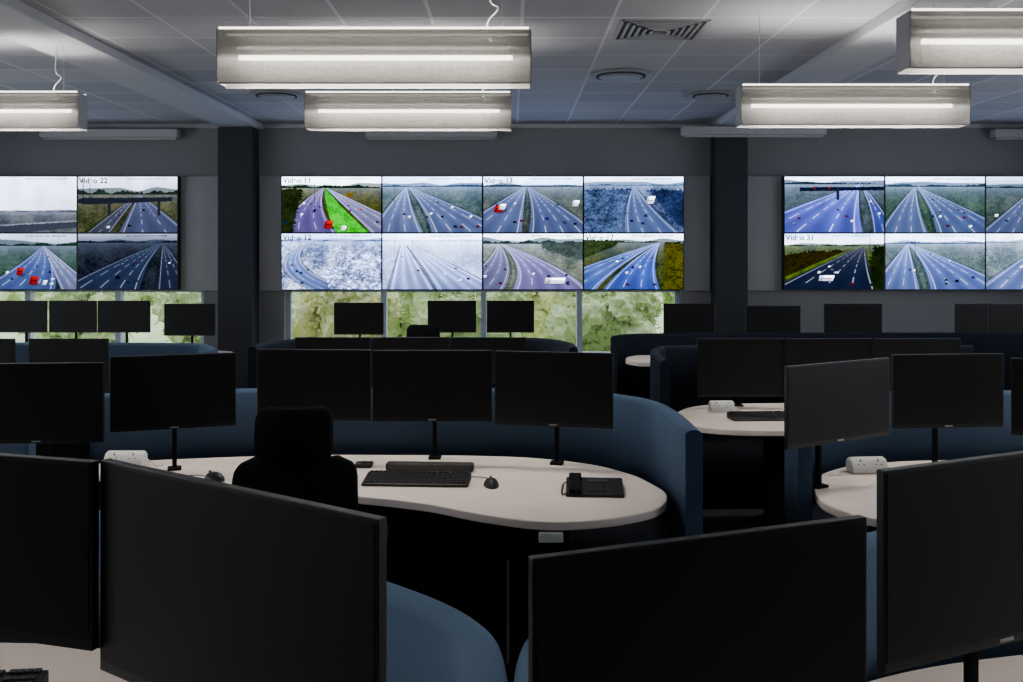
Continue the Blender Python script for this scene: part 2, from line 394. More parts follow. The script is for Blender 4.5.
def chair(x, y, rz, ztop=1.17, label='black mesh office chair with headrest pulled up to the desk'):
    e = empty('office_chair', (x, y, 0), rz, label, 'chair', 'black office chairs')
    bm = bmesh.new()
    cyl(bm, (0, 0, 0.1), 0.045, 0.08)
    for i in range(5):
        a = i*2*math.pi/5
        m = Matrix.Rotation(a, 4, 'Z')
        vs = [Vector(p) for p in ((.03, -.03, .07), (.03, .03, .07), (.3, .018, .06), (.3, -.018, .06), (.03, -.025, .125), (.03, .025, .125), (.3, .014, .085), (.3, -.014, .085))]
        v = [bm.verts.new(m @ p) for p in vs]
        for f in ((0, 1, 2, 3), (4, 7, 6, 5), (0, 4, 5, 1), (1, 5, 6, 2), (2, 6, 7, 3), (3, 7, 4, 0)): bm.faces.new([v[k] for k in f])
    bmesh.ops.recalc_face_normals(bm, faces=bm.faces)
    obj_from_bm('star_base', bm, M['blackr'], e, bevel=0.004)
    for i in range(5):
        a = i*2*math.pi/5
        bm = bmesh.new(); c = (0.3*math.cos(a), 0.3*math.sin(a), 0.03); cyl(bm, c, 0.03, 0.045, 20, axis='Y')
        obj_from_bm('castor', bm, M['black'], e)
    bm = bmesh.new(); cyl(bm, (0, 0, 0.26), 0.025, 0.3); obj_from_bm('gas_column', bm, M['frame'], e)
    bm = bmesh.new(); bx(bm, -.25, .25, -.22, .25, .42, .5)
    obj_from_bm('seat', bm, M['chair'], e, bevel=0.035, seg=4)
    def curved(name, w, z0, z1, yb, th, taper, mt, rc):
        bm = bmesh.new(); nx, nz = 16, 20; g = {}
        H = z1-z0
        for s in (0, 1):
            for i in range(nx+1):
                for j in range(nz+1):
                    u = i/nx*2-1; t = j/nz; zz = t*H
                    dz = min(zz, H-zz); ins = 0
                    if dz < rc: ins = rc-math.sqrt(max(0, rc*rc-(rc-dz)**2))
                    ww = w/2*(1-taper*t)-ins
                    yy = yb-0.05*(1-u*u)-0.03*math.sin(t*math.pi) + (th if s else 0)
                    g[s, i, j] = bm.verts.new((u*ww, yy, z0+zz))
        for i in range(nx):
            for j in range(nz):
                bm.faces.new((g[0, i, j], g[0, i+1, j], g[0, i+1, j+1], g[0, i, j+1]))
                bm.faces.new((g[1, i, j], g[1, i, j+1], g[1, i+1, j+1], g[1, i+1, j]))
        for i in range(nx):
            bm.faces.new((g[0, i, 0], g[1, i, 0], g[1, i+1, 0], g[0, i+1, 0])); bm.faces.new((g[0, i, nz], g[0, i+1, nz], g[1, i+1, nz], g[1, i, nz]))
        for j in range(nz):
            bm.faces.new((g[0, 0, j], g[0, 0, j+1], g[1, 0, j+1], g[1, 0, j])); bm.faces.new((g[0, nx, j], g[1, nx, j], g[1, nx, j+1], g[0, nx, j+1]))
        bmesh.ops.recalc_face_normals(bm, faces=bm.faces)
        return obj_from_bm(name, bm, mt, e, bevel=0.008, seg=3, smooth=True)
    curved('backrest', 0.46, 0.52, ztop-0.185, -0.22, 0.05, 0.05, M['chair'], 0.07)
    curved('headrest', 0.275, ztop-0.195, ztop, -0.245, 0.06, 0.03, M['chair'], 0.045)
    bm = bmesh.new(); bx(bm, -.04, .04, -.325, -.30, .38, ztop-0.25); bx(bm, -.04, .04, -.32, .05, .37, .41)
    obj_from_bm('back_spine', bm, M['blackr'], e, bevel=0.005)
    for s in (-1, 1):
        bm = bmesh.new(); bx(bm, s*.28-.02, s*.28+.02, -.05, .0, .44, .64); bx(bm, s*.28-.04, s*.28+.04, -.16, .08, .64, .665)
        bx(bm, min(s*.2, s*.3), max(s*.2, s*.3), -.05, 0, .41, .44)
        obj_from_bm('armrest', bm, M['blackr'], e, bevel=0.008)
    return e

# ------------------------------------------------------------------ room shell
WY = 11.55; CEIL = 3.27
XL, XR, YB = -7.0, 7.0, -2.2
structure(box_obj('floor', (XL, XR, YB, WY, -0.1, 0), M['carpet']), 'charcoal carpet tile floor')
structure(box_obj('ceiling', (XL, XR, YB, WY, CEIL, CEIL+0.1), M['tiles']), 'grey suspended tile ceiling with pale grid')
def side_wall(name, x0, x1):
    bm = bmesh.new()
    bx(bm, x0, x1, YB, WY, 0, 1.1); bx(bm, x0, x1, YB, WY, 2.5, CEIL)
    bx(bm, x0, x1, YB, 0, 1.1, 2.5); bx(bm, x0, x1, 9.5, WY, 1.1, 2.5)
    structure(obj_from_bm(name, bm, M['wall']), 'grey painted wall with an added long window opening')
side_wall('wall_left', XL-0.2, XL); side_wall('wall_right', XR, XR+0.2)
structure(box_obj('wall_front', (XL, XR, YB-0.2, YB, 0, CEIL), M['wall']), 'plain grey painted wall')
WZ0, WZ1 = 0.43, 1.255
CW = (-2.76, 2.06); LW = (-6.8, -3.74)
bm = bmesh.new()
bx(bm, XL, XR, WY, WY+0.25, WZ1, CEIL+0.1)
bx(bm, XL, XR, WY, WY+0.25, -0.1, WZ0)
for a, b in ((XL, LW[0]), (LW[1], CW[0]), (CW[1], XR)): bx(bm, a, b, WY, WY+0.25, WZ0, WZ1)
structure(obj_from_bm('wall_back', bm, M['wall']), 'grey painted wall with low strip windows')
structure(box_obj('trim_1', (-3.46, -3.02, YB, WY, CEIL-0.07, CEIL), M['plaster'], bevel=0.004), 'plaster bulkhead strip across the ceiling')
structure(box_obj('trim_2', (2.40, 2.84, YB, WY, CEIL-0.07, CEIL), M['plaster'], bevel=0.004), 'plaster bulkhead strip across the ceiling')
structure(box_obj('trim_3', (XL, XR, WY-0.03, WY, CEIL-0.05, CEIL), M['plaster'], bevel=0.004), 'pale angle trim where the wall meets the ceiling')
for a, b in ((-3.48, -3.07), (2.42, 2.80)):
    tag(box_obj('column', (a, b, WY-0.3, WY-0.001, 0, CEIL-0.07), M['column'], bevel=0.006), 'square charcoal structural column against the wall', 'column', 'charcoal wall columns')

def window(name, x0, x1, mull):
    bm = bmesh.new(); y0, y1 = WY+0.08, WY+0.14; f = 0.06
    bx(bm, x0, x1, y0, y1, WZ0, WZ0+f); bx(bm, x0, x1, y0, y1, WZ1-f*0.5, WZ1)
    bx(bm, x0, x0+f, y0, y1, WZ0, WZ1); bx(bm, x1-f, x1, y0, y1, WZ0, WZ1)
    for m in mull: bx(bm, m-0.035, m+0.035, y0-.05, y1, WZ0, WZ1)
    bx(bm, x0, x1, WY-0.03, y0, WZ0-0.001, WZ0+0.02)
    w = structure(obj_from_bm(name, bm, M['winframe'], bevel=0.004), 'strip window with pale grey frame')
    bm = bmesh.new(); bx(bm, x0+f, x1-f, WY+0.105, WY+0.112, WZ0+f, WZ1-f*0.5)
    obj_from_bm('glass', bm, M['glass'], w)
window('window_1', CW[0], CW[1], [-1.56, -0.34, 0.83])
window('window_2', LW[0], LW[1], [-5.9, -4.8])
for nm, x, s in (('window_added_left', XL, -1), ('window_added_right', XR, 1)):  # unseen side windows, added to carry soft fill light
    bm = bmesh.new(); a, b = sorted((x+s*.05, x+s*.11))
    bx(bm, a, b, 0, 9.5, 1.1, 1.16); bx(bm, a, b, 0, 9.5, 2.44, 2.5)
    for i in range(8): bx(bm, a, b, i*9.44/7, i*9.44/7+.06, 1.1, 2.5)
    w_ = structure(obj_from_bm(nm, bm, M['winframe']), 'added long side window for fill light, pale grey frame')
    l = bpy.data.lights.new('added_side_fill', 'AREA'); l.shape = 'RECTANGLE'; l.size = 9.4; l.size_y = 1.35; l.energy = 16; l.color = (.74, .84, 1)  # added area lamp that lifts the room's ambient light
    lo = bpy.data.objects.new('added_side_fill', l); COL.objects.link(lo); lo.location = (x+s*.16, 4.75, 1.8)
    lo.rotation_euler = (math.pi/2, 0, math.pi/2*(1 if s > 0 else -1)); lo.parent = w_

# outside
tag(box_obj('grass_bank', (-14, 14, WY+0.3, 40, -0.3, 0.0), M['grass']), 'rough grass outside the windows', 'grass', None, 'stuff')
def foliage_mesh(seed):
    rs = random.Random(seed); bm = bmesh.new(); cs = []
    for i in range(56):
        while True:
            p = Vector((rs.uniform(-1, 1), rs.uniform(-1, 1), rs.uniform(-1, 1)))
            if 0.1 < p.length < 1: break
        r = rs.uniform(0.14, 0.30)
        c = Vector((p.x*.92, p.y*.55, 0.92+p.z*.70)); cs.append((c, r))
        ret = bmesh.ops.create_icosphere(bm, subdivisions=3, radius=r, matrix=Matrix.Translation(c))
        for v in ret['verts']:
            d = (v.co-c).normalized()
            v.co += d*(0.08*mnoise.noise(v.co*6)+0.09*mnoise.noise(v.co*18)+.07*mnoise.noise(v.co*40))
            v.co.z = max(v.co.z, 0.03)
    for i in range(6500):
        c, r = rs.choice(cs); d = Vector((rs.gauss(0, 1), rs.gauss(0, 1), rs.gauss(0, 1))).normalized()
        q0 = c+d*(r+rs.uniform(-.02, .12)); q0.z = max(q0.z, .06); s = rs.uniform(0.018, 0.038)
        m = Matrix.Rotation(rs.uniform(0, 6.3), 3, 'Z') @ Matrix.Rotation(rs.uniform(0, 3.1), 3, 'X')
        bm.faces.new([bm.verts.new(q0+m @ Vector(q)) for q in ((-s, 0, 0), (0, -s*.5, 0), (s, 0, 0), (0, s*.5, 0))])
    me = bpy.data.meshes.new('foliage'); bm.to_mesh(me); bm.free(); return me
LM = [foliage_mesh(s) for s in (1, 2, 3)]
for me, mm in zip(LM, ('leaf1', 'leaf2', 'leaf1')): me.materials.append(M[mm])
for row, (yy, sc, dx, x0, n) in enumerate(((14.0, 0.80, 1.95, -8.4, 7), (16.4, 1.25, 2.75, -10.2, 6))):
    for i in range(n):
        x = x0+i*dx; idx = (0, 1, 2, 0, 2, 1, 0, 2)[(i*3+row) % 8]
        e = empty('shrub', (x, yy, 0), random.uniform(-.1, .1), ('green leafy shrub outside the window', 'yellowing autumn shrub outside the window', 'green leafy shrub outside the window')[idx], 'shrub', 'shrubs outside the windows')
        e.scale = (sc, sc, sc*random.uniform(1.0, 1.2))
        obj_from_me('foliage', LM[idx], None, e)
        bm = bmesh.new(); cyl(bm, (0, 0, .4), .05, .8, 10, .03); obj_from_bm('stem', bm, M['bark'], e)

# ------------------------------------------------------------------ video walls
def srgb(c): return tuple((x/255)**2.2 for x in c)
def vnoise(h, w, ch, cw, seed):
    rs = np.random.RandomState(seed); g = rs.rand(ch+2, cw+2)
    y = np.linspace(0, ch, h); x = np.linspace(0, cw, w)
    yi = y.astype(int); xi = x.astype(int); fy = (y-yi)[:, None]; fx = (x-xi)[None, :]
    fx = fx*fx*(3-2*fx); fy = fy*fy*(3-2*fy)
    a = g[np.ix_(yi, xi)]; b = g[np.ix_(yi, xi+1)]; c = g[np.ix_(yi+1, xi)]; d = g[np.ix_(yi+1, xi+1)]
    return (a*(1-fx)+b*fx)*(1-fy)+(c*(1-fx)+d*fx)*fy
PW, PH = 240, 136
def paint(S, seed):
    V = np.linspace(0, 1, PH)[:, None]*np.ones((1, PW)); U = np.linspace(0, 1, PW)[None, :]*np.ones((PH, 1))
    def C(c): return np.array(srgb(c))
    hv = S.get('hv', 0.72)
    n1 = vnoise(PH, PW, 4, 8, seed); n2 = vnoise(PH, PW, 18, 22, seed+50); n3 = vnoise(PH, PW, 50, 62, seed+90); n4 = vnoise(PH, PW, 110, 150, seed+120)
    fine = np.clip((n1*.2+n2*0.22+n3*0.3+n4*0.28-0.5)*2.5+0.5, 0, 1)
    img = np.zeros((PH, PW, 3))
    tt = np.clip((V-hv)/(1-hv), 0, 1)[..., None]
    haze = C(S['sky'][1])
    img[:] = C(S['sky'][0])*tt+haze*(1-tt)
    img *= (0.92+0.14*n1)[..., None]
    hh = S.get('hill_h', 0.06)
    r1 = hv+hh*(0.4+1.0*vnoise(1, PW, 1, 5, seed+7)[0])[None, :]
    r2 = hv+hh*(0.0+0.6*vnoise(1, PW, 1, 9, seed+8)[0]+0.3*vnoise(1, PW, 1, 50, seed+9)[0])[None, :]
    hc = C(S['hill'])
    mk = (V < r1); img[mk] = (hc*0.55+haze*0.45)
    mk = (V < r2); cc = hc*(0.5+0.6*fine)[..., None]; img[mk] = cc[mk]
    g0, g1 = C(S['ground'][0]), C(S['ground'][1])
    t = np.clip((hv-V)/hv, 0, 1)
    mk = V < hv
    mixn = np.clip(fine*0.75+n1*0.3-0.15, 0, 1)[..., None]
    gc = g0*(1-mixn)+g1*mixn
    hz = (S.get('haze', .5)*np.exp(-t*6))[..., None]
    gc = gc*(1-hz)+haze*hz; img[mk] = gc[mk]
    roadmask = np.zeros(V.shape, bool)
    for (vx, bl, br, col, lanes, cv) in S.get('strips', []):
        L = vx+(bl-vx)*t+cv*4*t*(1-t)-0.004; R = vx+(br-vx)*t+cv*4*t*(1-t)+0.004
        m = (V < hv) & (U > L) & (U < R)
        r = (U-L)/(R-L+1e-6)
        if lanes:
            roadmask |= m
            bw = .012+.03*t
            vb = (V < hv) & (((U > L-bw) & (U < L)) | ((U < R+bw) & (U > R))) & (t > .08) & ~roadmask
            img[vb] *= .65
            wear = 0.95+0.10*np.cos(r*lanes*2*math.pi)+0.08*(n4-.5)+0.18*(n1-.5)
            cc = C(col)*wear[..., None]*(0.95+0.40*(1-t))[..., None]
            cc = cc*(1-hz*.9)+haze*hz*.9
            sh = (r < .05) | (r > .95)
            cc[sh] = cc[sh]*1.12
        else: cc = C(col)*(0.7+0.45*fine)[..., None]
        img[m] = cc[m]
        if lanes:
            wd = np.maximum(0.008, 0.0026/(R-L+1e-3))
            ln = np.zeros(V.shape)
            for kk in range(1, lanes):
                dd = np.clip(1.3-np.abs(r-kk/lanes)/wd, 0, 1)*(np.sin(24/(t+0.2)+seed) > -0.1)
                ln = np.maximum(ln, dd)
            for ee in (.06, .94): ln = np.maximum(ln, np.clip(1.3-np.abs(r-ee)/wd, 0, 1))
            ln = (ln*m*np.clip((t-.04)*6, 0, 1)*0.5)[..., None]
            img = img*(1-ln)+np.array([.76, .80, .88])*ln
    for (pts, col, nz) in S.get('polys', []):
        ins = np.zeros_like(V, bool); q = len(pts)
        Vj = V+(n3-.5)*0.06*min(nz, 1); Uj = U+(n3-.5)*0.05*min(nz, 1)
        for i in range(q):
            x1, y1 = pts[i]; x2, y2 = pts[(i+1) % q]
            if y1 == y2: continue
            c_ = ((y1 > Vj) != (y2 > Vj)) & (Uj < (x2-x1)*(Vj-y1)/(y2-y1)+x1); ins ^= c_
        cc = C(col)*(1-nz/2+nz*1.05*fine)[..., None]; img[ins] = np.clip(cc[ins], 0, 1)
    for (u, v0, v1, w_, col) in S.get('poles', []):
        m = (np.abs(U-u) < w_) & (V > v0) & (V < v1); img[m] = C(col)*.6+img[m]*.4
    rs = np.random.RandomState(seed+5)
    extra = []
    ys, xs_ = np.where(roadmask & (t > .12) & (t < .9))
    for _ in range(S.get('traffic', 7)):
        if len(ys) == 0: break
        j = rs.randint(len(ys)); tv = t[ys[j], xs_[j]]
        s = .012+.035*tv
        extra.append((U[ys[j], xs_[j]], V[ys[j], xs_[j]], s, s*1.15, [(232, 236, 246), (26, 30, 44), (70, 78, 96), (150, 156, 170), (120, 30, 36), (40, 56, 110)][rs.randint(6)]))
    for (u, v, w, h, col) in extra+S.get('cars', []):
        c = C(col); big = h > .11
        k = .9 if big else .8
        w *= k; h *= k
        m = ((U-u-.01)/(w*.62))**2+((V-(v-h*.45))/(h*.2))**2 < 1; img[m] *= 0.45
        skew = (V-v)*.15
        m = (np.abs(U-u-skew) < w*.5) & (np.abs(V-v) < h*.5)
        sh = (0.65+0.35*np.clip((V-v)/h*2+.5, 0, 1))[..., None]*c
        sh = np.where((U-u-skew < -w*.22)[..., None], sh*.72, sh)
        img[m] = sh[m]
        m = (np.abs(U-u-skew) < w*0.36) & (np.abs(V-(v+h*(.0 if big else .2))) < h*0.08); img[m] = c*0.35+.01
    img *= S.get('gain', 1.0)
    m = (V > 0.955) & (V < 0.975) & (U > .48) & (U < .9) & (n4 > .4); img[m] *= 0.1
    img = np.clip(img, 0, 1)
    lum = img.mean(-1, keepdims=True)
    img = np.clip(lum+(img-lum)*S.get('sat', 1.25), 0.0, 1)
    img = img*np.array([.97, .99, 1.06])
    img = img**1.18*1.12
    img = img*(1+4.2*img.max(-1, keepdims=True)**3)
    return img

W8 = (236, 240, 250); RED = (180, 34, 44); DK = (26, 30, 44)
SP = {
 'c00': dict(sky=((225, 235, 250), (238, 244, 250)), hv=.80, hill=(36, 62, 40), hill_h=.08, ground=((20, 42, 22), (120, 118, 58)), haze=.3, sat=1.4, traffic=10,
     strips=[(.42, -.02, .55, (112, 104, 146), 3, -.07), (.44, .55, .88, (44, 176, 36), 0, -.03), (.45, .90, 1.4, (130, 130, 158), 3, .0)],
     polys=[([(-.1, -.1), (-.1, .76), (.22, .80), (.16, .4), (.1, -.1)], (44, 52, 34), 1.2), ([(.62, .66), (.7, .74), (.75, .68), (.66, .63)], (130, 110, 50), .8)],
     poles=[(.33, .4, .9, .004, (60, 64, 70))],
     cars=[(.22, .52, .03, .045, W8), (.33, .40, .035, .05, DK), (.47, .14, .09, .16, RED), (.62, .07, .06, .09, W8), (.8, .42, .03, .04, (200, 60, 60))]),
 'c01': dict(sky=((205, 222, 248), (182, 202, 234)), hv=.82, hill=(84, 106, 138), hill_h=.06, ground=((62, 82, 80), (130, 145, 144)), traffic=9,
     strips=[(.24, -.12, .40, (112, 122, 156), 3, -.02), (.26, .50, 1.30, (106, 117, 152), 4, .03)],
     poles=[(.56, .5, .86, .003, (90, 100, 120)), (.12, .4, .84, .003, (90, 100, 120))],
     cars=[(.6, .28, .035, .05, DK), (.70, .45, .03, .04, W8)]),
 'c02': dict(sky=((205, 220, 248), (180, 200, 232)), hv=.82, hill=(74, 94, 114), hill_h=.06, ground=((60, 76, 74), (132, 136, 124)), traffic=9,
     strips=[(.42, -.35, .38, (102, 112, 146), 3, .0), (.45, .46, 1.15, (96, 106, 140), 4, .03)],
     poles=[(.44, .3, .92, .003, (80, 88, 104)), (.8, .5, .88, .003, (80, 88, 104))],
     cars=[(.15, .42, .09, .14, RED), (.19, .46, .07, .112, W8), (.64, .25, .04, .06, (30, 50, 130)), (.93, .52, .07, .112, W8)]),
 'c03': dict(sky=((215, 226, 248), (172, 192, 224)), hv=.84, hill=(100, 120, 152), hill_h=.06, ground=((40, 52, 82), (136, 150, 184)), traffic=3,
     strips=[(.50, .42, .95, (100, 114, 152), 3, -.03)],
     polys=[([(-.1, -.1), (.36, -.1), (.40, .4), (.46, .80), (-.1, .76)], (86, 100, 130), 1.4), ([(1.1, .1), (.96, .12), (.62, .78), (1.1, .76)], (56, 68, 98), 1.3)],
     poles=[(.48, .3, .95, .003, (60, 70, 96)), (.3, .45, .9, .003, (60, 70, 96))],
     cars=[(.67, .58, .08, .15, W8), (.62, .3, .035, .05, DK)]),
 'c10': dict(sky=((186, 206, 246), (170, 192, 236)), hv=.86, hill=(128, 148, 194), hill_h=.05, ground=((96, 110, 150), (206, 218, 242)), traffic=4, sat=1.15,
     strips=[(.28, .30, .66, (108, 124, 172), 3, -.26)],
     polys=[([(.5, -.1), (.46, .3), (.62, .62), (1.1, .7), (1.1, -.1)], (148, 162, 198), 1.1)],
     cars=[(.26, .35, .025, .04, DK)]),
 'c11': dict(sky=((216, 228, 252), (200, 214, 244)), hv=.86, hill=(176, 192, 228), hill_h=.04, ground=((140, 156, 200), (184, 198, 230)), haze=.85, sat=1.1, traffic=5,
     strips=[(.2, .08, .5, (140, 155, 202), 3, .0), (.22, .56, 1.15, (134, 150, 200), 4, .02)],
     poles=[(.12, .3, .95, .003, (150, 160, 190)), (.3, .5, .9, .003, (150, 160, 190))],
     cars=[(.78, .16, .04, .06, W8)]),
 'c12': dict(sky=((225, 235, 250), (210, 222, 238)), hv=.82, hill=(70, 90, 88), hill_h=.1, ground=((86, 100, 86), (166, 168, 156)), traffic=8,
     strips=[(.15, -.35, .2, (116, 118, 148), 3, .08), (.18, .30, 1.05, (128, 122, 166), 4, .10)],
     polys=[([(.55, .84), (.62, .70), (.8, .6), (1.1, .5), (1.1, .84)], (84, 96, 92), 1.0)],
     cars=[(.72, .15, .22, .115, W8), (.85, .11, .04, .08, (60, 70, 110))]),
 'c13': dict(sky=((228, 238, 250), (210, 222, 240)), hv=.84, hill=(58, 78, 46), hill_h=.06, ground=((40, 60, 32), (116, 120, 74)), haze=.35, sat=1.25, traffic=8,
     strips=[(.74, -.55, .12, (92, 110, 166), 3, -.06), (.76, .2, .76, (82, 100, 166), 3, -.05)],
     polys=[([(.8, -.1), (.80, .55), (.80, .86), (1.1, .8), (1.1, -.1)], (88, 88, 42), 1.4), ([(-.1, .5), (-.1, .88), (.35, .88), (.3, .76)], (62, 76, 50), 1.0)],
     cars=[(.33, .5, .035, .045, W8), (.56, .4, .03, .045, W8)]),
 'r00': dict(sky=((215, 226, 248), (190, 204, 235)), hv=.86, hill=(60, 74, 86), hill_h=.07, ground=((56, 72, 70), (116, 128, 134)), sat=1.35, traffic=8,
     strips=[(.75, -.55, .78, (98, 104, 168), 4, -.02), (.77, .9, 1.1, (84, 94, 148), 2, .03)],
     polys=[([(.15, .74), (1.1, .76), (1.1, .83), (.15, .81)], (34, 38, 58), .2), ([(.52, .58), (.55, .58), (.55, .8), (.52, .8)], (50, 54, 70), .05)],
     cars=[(.3, .79, .02, .03, RED), (.45, .79, .02, .03, RED)]),
 'r01': dict(sky=((210, 225, 250), (184, 204, 236)), hv=.82, hill=(78, 100, 118), hill_h=.07, ground=((56, 80, 68), (112, 132, 116)), traffic=9,
     strips=[(.30, -.06, .42, (102, 115, 150), 3, -.02), (.32, .52, 1.28, (98, 111, 150), 4, .03)],
     poles=[(.1, .3, .95, .003, (80, 88, 104)), (.82, .4, .9, .003, (80, 88, 104))],
     cars=[(.55, .28, .03, .045, W8)]),
 'r02': dict(sky=((195, 210, 235), (160, 180, 205)), hv=.80, hill=(56, 72, 74), hill_h=.06, ground=((60, 76, 72), (118, 128, 122)),
     strips=[(.5, -.05, .42, (98, 108, 140), 3, .0), (.52, .5, 1.1, (94, 104, 138), 3, 0)], cars=[(.1, .3, .04, .05, W8)]),
 'r10': dict(sky=((190, 210, 240), (232, 234, 240)), hv=.78, hill=(40, 70, 30), hill_h=.04, ground=((36, 58, 20), (112, 134, 46)), haze=.2, sat=1.35, traffic=7,
     strips=[(.8, -.15, .95, (40, 46, 66), 4, -.02)],
     polys=[([(-.1, -.1), (.0, .22), (.62, .70), (.3, .70), (-.1, .6)], (50, 46, 26), 1.3), ([(.88, -.1), (.86, .5), (.9, .78), (1.1, .78), (1.1, -.1)], (34, 44, 24), 1.2)],
     poles=[(.86, .3, 1, .004, (30, 34, 40))],
     cars=[(.42, .2, .16, .112, W8), (.52, .3, .06, .045, (210, 210, 220))]),
 'r11': dict(sky=((215, 228, 250), (198, 213, 242)), hv=.82, hill=(106, 126, 160), hill_h=.05, ground=((80, 100, 98), (146, 160, 158)), traffic=9,
     strips=[(.22, -.16, .34, (110, 124, 170), 3, .0), (.24, .46, 1.3, (104, 118, 168), 4, .04)],
     poles=[(.3, .4, .9, .003, (90, 100, 120))], cars=[(.72, .15, .05, .06, DK)]),
 'r12': dict(sky=((220, 232, 250), (205, 218, 242)), hv=.84, hill=(120, 138, 170), hill_h=.05, ground=((104, 122, 126), (170, 182, 190)),
     strips=[(.6, -.1, .8, (112, 126, 170), 4, .0)], cars=[(.35, .4, .04, .05, W8)]),
 'l00': dict(sky=((220, 226, 244), (210, 216, 236)), hv=.36, hill=(110, 118, 132), hill_h=.05, ground=((72, 80, 86), (134, 138, 140)), haze=.4,
     polys=[([(-.1, -.1), (-.1, .08), (1.1, .20), (1.1, .1)], (76, 82, 92), .2), ([(-.1, .08), (-.1, .1), (1.1, .225), (1.1, .2)], (150, 156, 166), .2)], gain=.92),
 'l01': dict(sky=((222, 228, 244), (205, 210, 226)), hv=.68, hill=(58, 72, 62), hill_h=.14, ground=((54, 66, 42), (124, 122, 94)), haze=.25, traffic=5,
     strips=[(.62, .42, 1.12, (94, 99, 126), 3, .0), (.6, .1, .32, (86, 90, 106), 2, .0)],
     polys=[([(-.1, .55), (.05, .62), (.95, .63), (.95, .56), (.1, .5)], (50, 54, 64), .2), ([(.3, .3), (.33, .3), (.33, .56), (.3, .56)], (56, 58, 66), .05), ([(.8, .3), (.83, .3), (.83, .56), (.8, .56)], (56, 58, 66), .05)],
     poles=[(.05, .5, .97, .008, (36, 40, 48)), (.12, .6, .9, .004, (36, 40, 48))],
     cars=[(.66, .4, .03, .045, DK)], gain=.88),
 'l10': dict(sky=((200, 205, 226), (176, 186, 210)), hv=.78, hill=(50, 74, 62), hill_h=.1, ground=((50, 78, 66), (108, 128, 118)), traffic=7,
     strips=[(.66, .0, .78, (92, 106, 152), 4, .05), (.67, .85, 1.2, (130, 136, 168), 3, .0)],
     poles=[(.82, .3, .95, .004, (70, 76, 90))],
     cars=[(.43, .32, .07, .15, RED), (.57, .16, .09, .17, RED), (.3, .3, .035, .05, W8), (.68, .12, .05, .1, W8)], gain=.92),
 'l11': dict(sky=((180, 188, 206), (130, 140, 162)), hv=.84, hill=(34, 40, 50), hill_h=.06, ground=((22, 26, 34), (70, 78, 90)), haze=.4, traffic=9,
     strips=[(.85, -.2, .62, (58, 66, 90), 4, -.04), (.86, .8, 1.2, (54, 60, 82), 3, .0)],
     cars=[(.4, .22, .05, .07, DK)], gain=.85),
}
PWm, PHm = 1.207, 0.683
def text_mesh(txt, size):
    cu = bpy.data.curves.new('t', 'FONT'); cu.body = txt; cu.size = size; cu.extrude = 0.0006; cu.offset = size*0.028; cu.space_character = 1.02
    o = bpy.data.objects.new('t', cu); COL.objects.link(o); bpy.context.view_layer.update()
    me = bpy.data.meshes.new_from_object(o.evaluated_get(bpy.context.evaluated_depsgraph_get())); bpy.data.objects.remove(o); return me
def panel(cx, cz, key, seed, cap, label):
    e = empty('video_wall_display', (cx, 11.38, cz), 0, label, 'video display', 'motorway camera video wall displays')
    g = 0.0045
    bm = bmesh.new(); bx(bm, -PWm/2+.001, PWm/2-.001, 0, 0.1, -PHm/2+.001, PHm/2-.001); obj_from_bm('bezel', bm, M['black'], e)
    img = paint(SP[key], seed)
    w, h = PWm-2*g-.012, PHm-2*g-.012
    xs = np.linspace(-w/2, w/2, PW); zs = np.linspace(-h/2, h/2, PH)
    co = np.zeros((PH, PW, 3)); co[..., 0] = xs[None, :]; co[..., 1] = -0.002; co[..., 2] = zs[:, None]
    idx = np.arange(PH*PW).reshape(PH, PW)
    f = np.stack([idx[:-1, :-1], idx[:-1, 1:], idx[1:, 1:], idx[1:, :-1]], -1).reshape(-1, 4)
    me = bpy.data.meshes.new('camera_picture')
    me.vertices.add(PH*PW); me.vertices.foreach_set('co', co.ravel())
    me.loops.add(f.size); me.loops.foreach_set('vertex_index', f.ravel())
    me.polygons.add(len(f)); me.polygons.foreach_set('loop_start', np.arange(0, f.size, 4))
    me.update(calc_edges=True)
    at = me.color_attributes.new('picture', 'FLOAT_COLOR', 'POINT')
    rgba = np.ones((PH*PW, 4)); rgba[:, :3] = img.reshape(-1, 3); at.data.foreach_set('color', rgba.ravel())
    obj_from_me('camera_picture', me, M['picture'], e)
    if cap:
        tm = text_mesh(cap, 0.092); obj_from_me('caption', tm, M['text'], e, loc=(-w/2+.012, -.004, h/2-.074), rot=(math.pi/2, 0, 0))
LAB = 'lit video wall display showing motorway traffic'
zt, zb = 2.626-PHm/2, 2.626-PHm*1.5
for i in range(4):
    panel(-2.76+PWm*(i+.5), zt, 'c0%d' % i, 10+i, ('Video 11', None, 'Video 13', None)[i], (LAB+' beside a green verge', LAB+' on a grey road', LAB+' with a red lorry', LAB+' among frosty trees')[i])
    panel(-2.76+PWm*(i+.5), zb, 'c1%d' % i, 20+i, ('Video 12', None, None, 'Video 17')[i], (LAB+' in pale frost', LAB+' in pale fog', LAB+' with a white lorry', LAB+' between autumn trees')[i])
for i in range(3):
    panel(3.263+PWm*(i+.5), zt, 'r0%d' % i, 30+i, (None, None, None)[i], (LAB+' under a bridge', LAB+' with grass verges', LAB+' on a grey road')[i])
    panel(3.263+PWm*(i+.5), zb, 'r1%d' % i, 40+i, ('Video 31', None, None)[i], (LAB+' by green fields', LAB+' on a pale grey road', LAB+' in hazy light')[i])
for i in range(2):
    panel(-3.994-PWm*(1.5-i), zt, 'l0%d' % i, 50+i, (None, 'Video 22')[i], ('lit video wall display showing a pale field and sky', LAB+' under a bridge')[i])
    panel(-3.994-PWm*(1.5-i), zb, 'l1%d' % i, 60+i, (None, None)[i], (LAB+' with red lorries', LAB+' on a dark road')[i])
